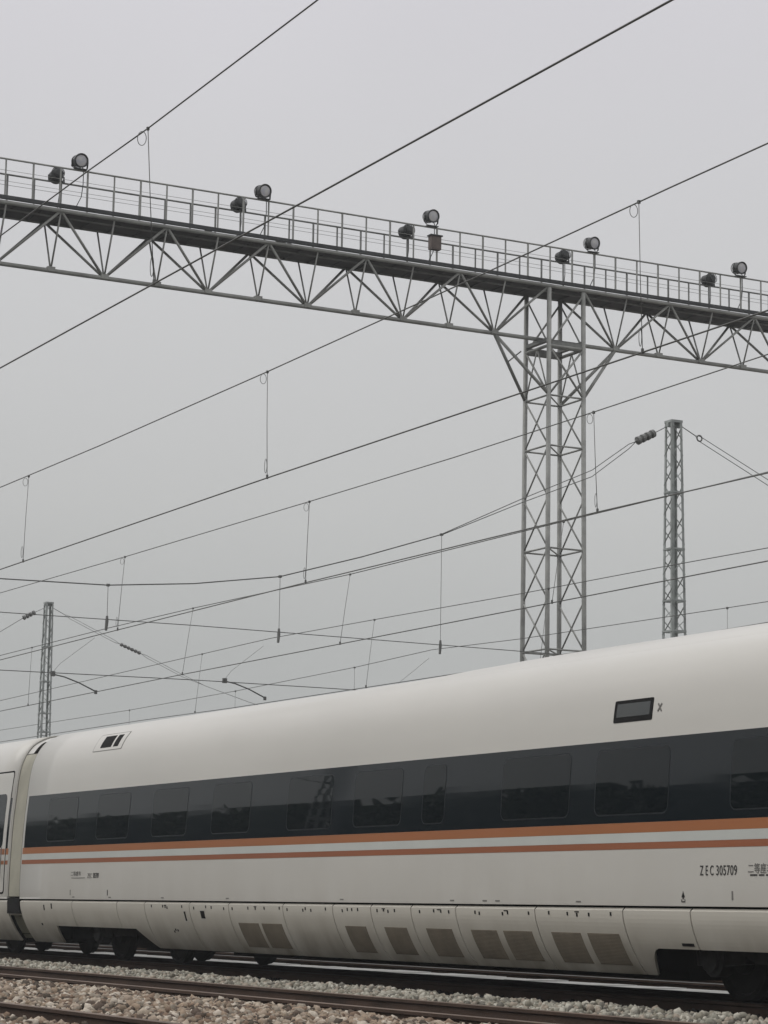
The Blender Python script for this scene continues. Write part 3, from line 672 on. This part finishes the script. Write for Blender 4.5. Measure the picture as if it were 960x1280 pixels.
# ------------------------------------------------------------------ overhead wires
def catenary(name_label, yc, cz, mpts, drops, cr_, mr_):
    """cz: [(x, z)] of the contact wire, mpts: [(x, y, z)] of the messenger, drops: [(x, y_top, z_top, y_low, z_low)]"""
    t = empty('overhead_line', (cz[0][0], yc, cz[0][1]), name_label, 'overhead line', 'overhead lines above the tracks')
    b = MB(); b.tube([(x, yc, z) for x, z in cz], cr_, 6); b.build('contact_wire', M['wire'], t, True)
    b = MB(); b.tube(mpts, mr_, 6); b.build('messenger_wire', M['wire'], t, True)
    for x, y1, z1, y0, z0, loop in drops:
        b = MB(); pts = [(x, y1, z1), (x, lerp(y1, y0, .5)-.004, (z1+z0)/2), (x, y0, z0)]
        b.tube(pts, .0042 if yc < 15 else .005, 5); dp = b.build('dropper', M['wire'], t, True)
        s = .6 + yc/45
        b = MB(); b.box((x-.016*s, y1-.014*s, z1-.022*s), (x+.016*s, y1+.014*s, z1+.014*s)); b.build('clamp', M['wire'], dp)
        b = MB(); b.box((x-.012*s, y0-.012*s, z0-.014*s), (x+.012*s, y0+.012*s, z0+.045*s)); b.build('clamp', M['wire'], dp)
        if loop:
            b = MB(); R_ = loop; cx, cy, cz_ = x-.02, y1-.045, z1-.03-R_*1.15
            b.tube([(cx + .3*R_*math.sin(a), cy + R_*math.sin(a)*.62, cz_ + R_*1.15*math.cos(a)) for a in np.linspace(0, 2*math.pi, 17)], .0035, 5, cap=False)
            lo = z0 + .06
            b.build('loop', M['wire'], dp, True); b = MB()
            b.tube([(x-.01, y0-.018-.016*math.sin(a), lo + .09 - .09*math.cos(a)) for a in np.linspace(0, 2*math.pi, 13)], .0035, 5, cap=False)
            b.build('loop', M['wire'], dp, True)
    return t
def sag(pts, y_of):
    """smooth curve through (x,z) points"""
    xs = [p[0] for p in pts]; zs = [p[1] for p in pts]; o = sorted(zip(xs, zs)); xs = np.array([p[0] for p in o]); zs = np.array([p[1] for p in o])
    return [(x, y_of(x), z) for x, z in zip(xs, zs)]
catenary('nearest overhead line, its thick wires leaving through the top edge of the photo', 7.9, [(8,6.27),(-11.4,6.275),(-23.2,6.278),(-56.3,6.25),(-106,6.3)],
  [(8,7.83,8.9),(0,7.83,8.4),(-10,7.82,7.94),(-15.94,7.8,7.735),(-19.2,7.8,7.65),(-20.6,7.8,7.64),(-23.0,7.8,7.595),(-32,7.8,7.62),(-44,7.8,8.0),(-56.3,7.8,8.5),(-80,7.8,7.6),(-106,7.8,8.5)],
  [(-19.2,7.8,7.65,7.9,6.28,.055),(-11.2,7.81,7.90,7.9,6.275,.055),(-27.3,7.8,7.605,7.9,6.28,.05),(-35.5,7.8,7.72,7.9,6.27,.05)], .0075, .0068)
catenary('second nearest overhead line, its upper wire meeting the right edge above the gantry', 12.8, [(8,6.2),(-17,6.222),(-27.25,6.235),(-37.1,6.212),(-56.3,6.2),(-106,6.25)],
  [(8,12.8,8.5),(-6,12.8,7.95),(-14,12.78,7.76),(-18.5,12.77,7.70),(-22,12.77,7.64),(-27.27,12.77,7.575),(-33,12.8,7.55),(-37.3,12.83,7.57),(-46,12.8,7.8),(-56.3,12.8,8.2),(-80,12.8,7.5),(-106,12.8,8.3)],
  [(-27.25,12.77,7.575,12.8,6.235,.055),(-36.05,12.84,7.56,12.8,6.214,.055),(-18.99,12.76,7.69,12.8,6.222,.055),(-45,12.82,7.77,12.8,6.205,0)], .0085, .0075)
catenary('third overhead line from the viewer, hung above the white train', 17.0, [(8,6.02),(-17,6.02),(-22.65,6.022),(-26.2,6.048),(-34.65,6.055),(-42.6,6.026),(-49.1,5.993),(-56.3,5.98),(-106,6.1)],
  [(8,17,8.2),(-10,17,7.7),(-22.6,16.95,7.395),(-26.3,16.94,7.345),(-30,17,7.335),(-34.6,17.04,7.355),(-42.5,17.1,7.405),(-49.4,17.1,7.455),(-56.3,17.05,7.6),(-80,17,7.3),(-106,17,7.8)],
  [(-26.25,16.94,7.345,17,6.05,.055),(-34.68,17.04,7.355,17,6.055,.055),(-42.55,17.1,7.405,17,6.026,.05)], .009, .0075)
catenary('fourth nearest overhead line, hung below the lowest point of the sagging cross-span', 22.2, [(8,6.25),(-30.8,6.222),(-43.7,6.193),(-51.5,6.18),(-63.9,6.117),(-106,6.1),(-180,6.1)],
  [(8,22.3,7.9),(-14,22.4,7.65),(-29.8,22.4,7.63),(-35.7,22.42,7.64),(-43.7,22.4,7.61),(-51.5,22.42,7.71),(-56.3,22.24,7.68),(-61.6,22.25,7.665),(-64.1,22.25,7.66),(-80,22.3,7.55),(-106,22.3,7.8),(-180,22.3,7.7)],
  [(-51.54,22.42,7.71,22.2,6.18,0),(-43.67,22.4,7.61,22.2,6.193,0),(-61.7,22.25,7.665,22.2,6.13,0),(-35.7,22.43,7.64,22.2,6.21,0)], .010, .009)
catenary('fifth nearest overhead line, its lower wire skimming the edge of the train roof', 27.2, [(8,6.3),(-36.3,6.27),(-44,6.2),(-60,6.2),(-66,6.24),(-106,6.25),(-180,6.2)],
  [(8,27.3,8.0),(-36.5,27.4,7.69),(-40.2,27.4,7.73),(-45.5,27.4,7.76),(-52.0,27.4,7.84),(-56.9,26.95,7.79),(-62.3,27.37,7.85),(-78.9,27.4,7.67),(-106,27.2,7.85),(-180,27.2,7.8)],
  [(-62.2,27.37,7.85,27.2,6.22,0),(-52.1,27.4,7.84,27.2,6.2,0),(-44.2,27.4,7.75,27.2,6.2,0)], .010, .009)
catenary('sixth overhead line from the viewer, the most distant, low over the train roof', 32.1, [(8,6.2),(-56,6.2),(-180,6.2)],
  [(8,32.1,8.0),(-42.8,32.1,7.67),(-44.2,32.1,7.68),(-53.1,32.1,7.77),(-57.5,32.0,7.86),(-62.2,32.1,7.76),(-70.3,32.1,7.65),(-79,32.1,7.60),(-92.3,32.1,7.65),(-106,32.1,7.9),(-180,32.1,7.8)],
  [(-79.0,32.1,7.60,32.1,6.2,0),(-62.2,32.1,7.76,32.1,6.2,0),(-44.3,32.1,7.68,32.1,6.2,0),(-70.3,32.1,7.65,32.1,6.2,0)], .010, .009)

def insulator(parent, a, b_, n=4, r=.12):
    a, b_ = Vector(a), Vector(b_); d = (b_-a).normalized(); Ln = (b_-a).length; pr = [(0,.02)]
    for k in range(n):
        t = Ln*(k+.1)/n; s = Ln/n; pr += [(t,.045),(t+s*.08,r*.95),(t+s*.62,r),(t+s*.72,r*.55),(t+s*.8,.045)]
    pr += [(Ln,.02)]
    m = MB(); m.lathe(a, d, pr, 12); return m.build('insulator', M['insul'], parent)
# cross-span at the nearer masts
X1 = -56.31
hs_ = empty('cross_span', (X1, 22.2, 6.5), 'sagging cross-span with two level ropes, slung left from the mast beside the tower', 'cross span', 'cable cross-spans between the masts')
b = MB(); b.tube([(X1,38.75,14.45),(X1,38.36,14.24)], .012, 5)
b.tube([(X1,37.74,13.93),(X1,37.5,13.83),(X1,36.29,12.98),(X1,34.0,11.95),(X1,31.6,10.81)], .012, 5); b.tube([(X1,37.74,13.93),(X1,37.5,13.70),(X1,36.29,12.80),(X1,34.0,11.85),(X1,31.6,10.79)], .012, 5)
b.tube([(X1,31.6,10.8),(X1,29.2,10.0),(X1,26.88,9.31),(X1,24.5,8.95),(X1,22.21,8.74),(X1,19.43,8.69),(X1,17.0,8.9),(X1,12.8,9.7),(X1,7.9,11.6),(X1,2.8,14.3)], .016, 5)
b.build('sagging_cable', M['wire'], hs_, True)
insulator(hs_, (X1,38.36,14.24), (X1,37.74,13.93))
for nm, pts in (('upper_rope', [(X1,2.8,7.95),(X1,19.46,7.88),(X1,24.5,7.90),(X1,31.5,7.86),(X1,38.8,7.82)]), ('lower_rope', [(X1,2.8,6.5),(X1,19.5,6.49),(X1,24.5,6.54),(X1,28.5,6.54),(X1,38.8,6.5)])):
    b = MB(); b.tube(pts, .011, 5); b.build(nm, M['wire'], hs_, True)
for y, zt in ((31.58,10.79),(26.88,9.31),(22.21,8.74),(17.0,8.9),(12.8,9.7)):
    b = MB(); b.tube([(X1,y,zt),(X1,y,7.86)], .007, 5); hg = b.build('hanger', M['wire'], hs_)
    b = MB(); b.tube([(X1,y,7.98),(X1,y,7.84),(X1+.03,y-.03,7.62)],[.03,.045,.035],6); b.build('clamp', M['wire'], hg)
    b = MB(); b.box((X1-.035,y-.035,zt-.03),(X1+.035,y+.035,zt+.03)); b.build('clamp', M['wire'], hg)
for y0, z0 in ((20.86,6.47),(25.41,6.56),(30.2,6.54),(15.6,6.45)):
    b = MB(); b.tube([(X1,y0,z0),(X1,y0+.3,z0-.05),(X1,y0+.68,z0-.17),(X1,y0+1.12,z0-.36)], .017, 6); sa = b.build('steady_arm', M['wire'], hs_, True)
    b = MB(); b.box((X1-.04,y0-.05,z0-.05),(X1+.04,y0+.05,z0+.07)); b.build('clamp', M['wire'], sa)
    b = MB(); b.box((X1-.03,y0+1.09,z0-.42),(X1+.03,y0+1.15,z0-.33)); b.build('clamp', M['wire'], sa)
    b = MB(); b.tube([(X1,y0,z0+.05),(X1,y0+.18,z0+.27),(X1,y0+1.05,z0+.95)], .0045, 5); b.build('stay_wire', M['wire'], sa)
# span running away on the far side of the nearer mast
hs2 = empty('cross_span', (X1, 42, 13), 'pair of cables running down right from the top of the mast beside the tower', 'cross span', 'cable cross-spans between the masts')
b = MB(); b.tube([(X1,39.2,14.55),(X1,39.74,14.30)], .014, 5); b.tube([(X1,39.74,14.30),(X1,39.9,14.30),(X1,42.26,13.28),(X1,46,11.7),(X1,50,10.4)], .011, 5); b.tube([(X1,39.74,14.30),(X1,39.86,14.16),(X1,42.25,13.12),(X1,46,11.55),(X1,50,10.3)], .011, 5); b.build('sagging_cable', M['wire'], hs2, True)
b = MB(); b.tube([(X1, 39.88+.085*math.cos(a), 14.24+.085*math.sin(a)) for a in np.linspace(0,2*math.pi,13)], .022, 6, cap=False); b.build('shackle', M['wire'], hs2, True)
# spans of the distant mast
X2 = -106.65
for nm, lab, pts in (('l', 'thin cables sloping down to the left edge from the distant mast', [(38.95,14.35),(38.55,14.15),(37.95,13.82),(36.9,13.13),(34.5,11.8),(31.5,10.6),(27,9.4),(22,8.8)]),
                     ('r', 'thin cables with an insulator sloping down to the right of the distant mast', [(39.4,14.4),(39.95,14.14),(42.75,12.95),(43.81,12.57),(45.95,11.65),(47.07,11.26),(49.45,10.59),(52.5,9.9)])):
    t = empty('cross_span', (X2, pts[0][0], pts[0][1]), lab, 'cross span', 'cable cross-spans between the masts')
    b = MB()
    if nm == 'l': b.tube([(X2,*p) for p in pts[:2]], .012, 5); b.tube([(X2,*p) for p in pts[2:]], .014, 5); insulator(t, (X2,*pts[1]), (X2,*pts[2]), 4, .11)
    else:
        b.tube([(X2,*p) for p in pts[:2]], .014, 5)
        for dz in (.05,-.06):
            b.tube([(X2,pts[1][0],pts[1][1])] + [(X2,lerp(39.95,42.75,k),lerp(14.14,12.95,k)+dz) for k in (.1,.5,.9)] + [(X2,*pts[2])], .010, 5)
            b.tube([(X2,*pts[3]),(X2,44.1,12.45+dz),(X2,45.9,11.68+dz),(X2,47.07,11.27)], .010, 5)
        b.tube([(X2,*p) for p in pts[5:]], .012, 5); insulator(t, (X2,*pts[2]), (X2,*pts[3]), 6, .085)
    b.build('sagging_cable', M['wire'], t, True)

# ------------------------------------------------------------------ what stands behind the viewer and shows in the windows
def tree_belt():
    n = 60000; xs = rng.uniform(-190, 25, n); hh = 9.6 + .35*np.sin(xs*.31) + .2*np.sin(xs*.83+1); zz = rng.uniform(0, 1, n)**.7 * hh; yy = -15 + rng.normal(0, 1.3, n)
    s = rng.uniform(.2, .42, n); V = rng.normal(0, 1, (n, 4, 3)); V *= (s/np.linalg.norm(V, axis=2).mean(1))[:, None, None]; V += np.stack([xs, yy, zz-.6], 1)[:, None]
    F = (np.array([[0,1,2],[0,2,3],[0,3,1],[1,3,2]])[None] + (np.arange(n)*4)[:, None, None]).reshape(-1, 3)
    me = bpy.data.meshes.new('hedge'); me.from_pydata(V.reshape(-1, 3).tolist(), [], F.tolist()); me.update()
    return tag(link('hedge', me, mat('hedge_leaves', (0.035, 0.05, 0.025), 0.8, 0, 0.3, 2)), kind='stuff')
tree_belt()

# ------------------------------------------------------------------ haze
def haze():
    b = MB(); b.box((-400, -120, -1.75), (70, 200, 26)); me = bpy.data.meshes.new('haze'); me.from_pydata(b.v, [], b.f)
    m = bpy.data.materials.new('thin_haze'); m.use_nodes = True; n = m.node_tree.nodes; n.clear(); o = n.new('ShaderNodeOutputMaterial'); v = n.new('ShaderNodeVolumePrincipled')
    v.inputs['Color'].default_value = (.86,.88,.88,1); v.inputs['Density'].default_value = 0.0008
    m.node_tree.links.new(v.outputs[0], o.inputs['Volume']); me.materials.append(m)
    return tag(link('haze', me, None), kind='stuff')
haze()
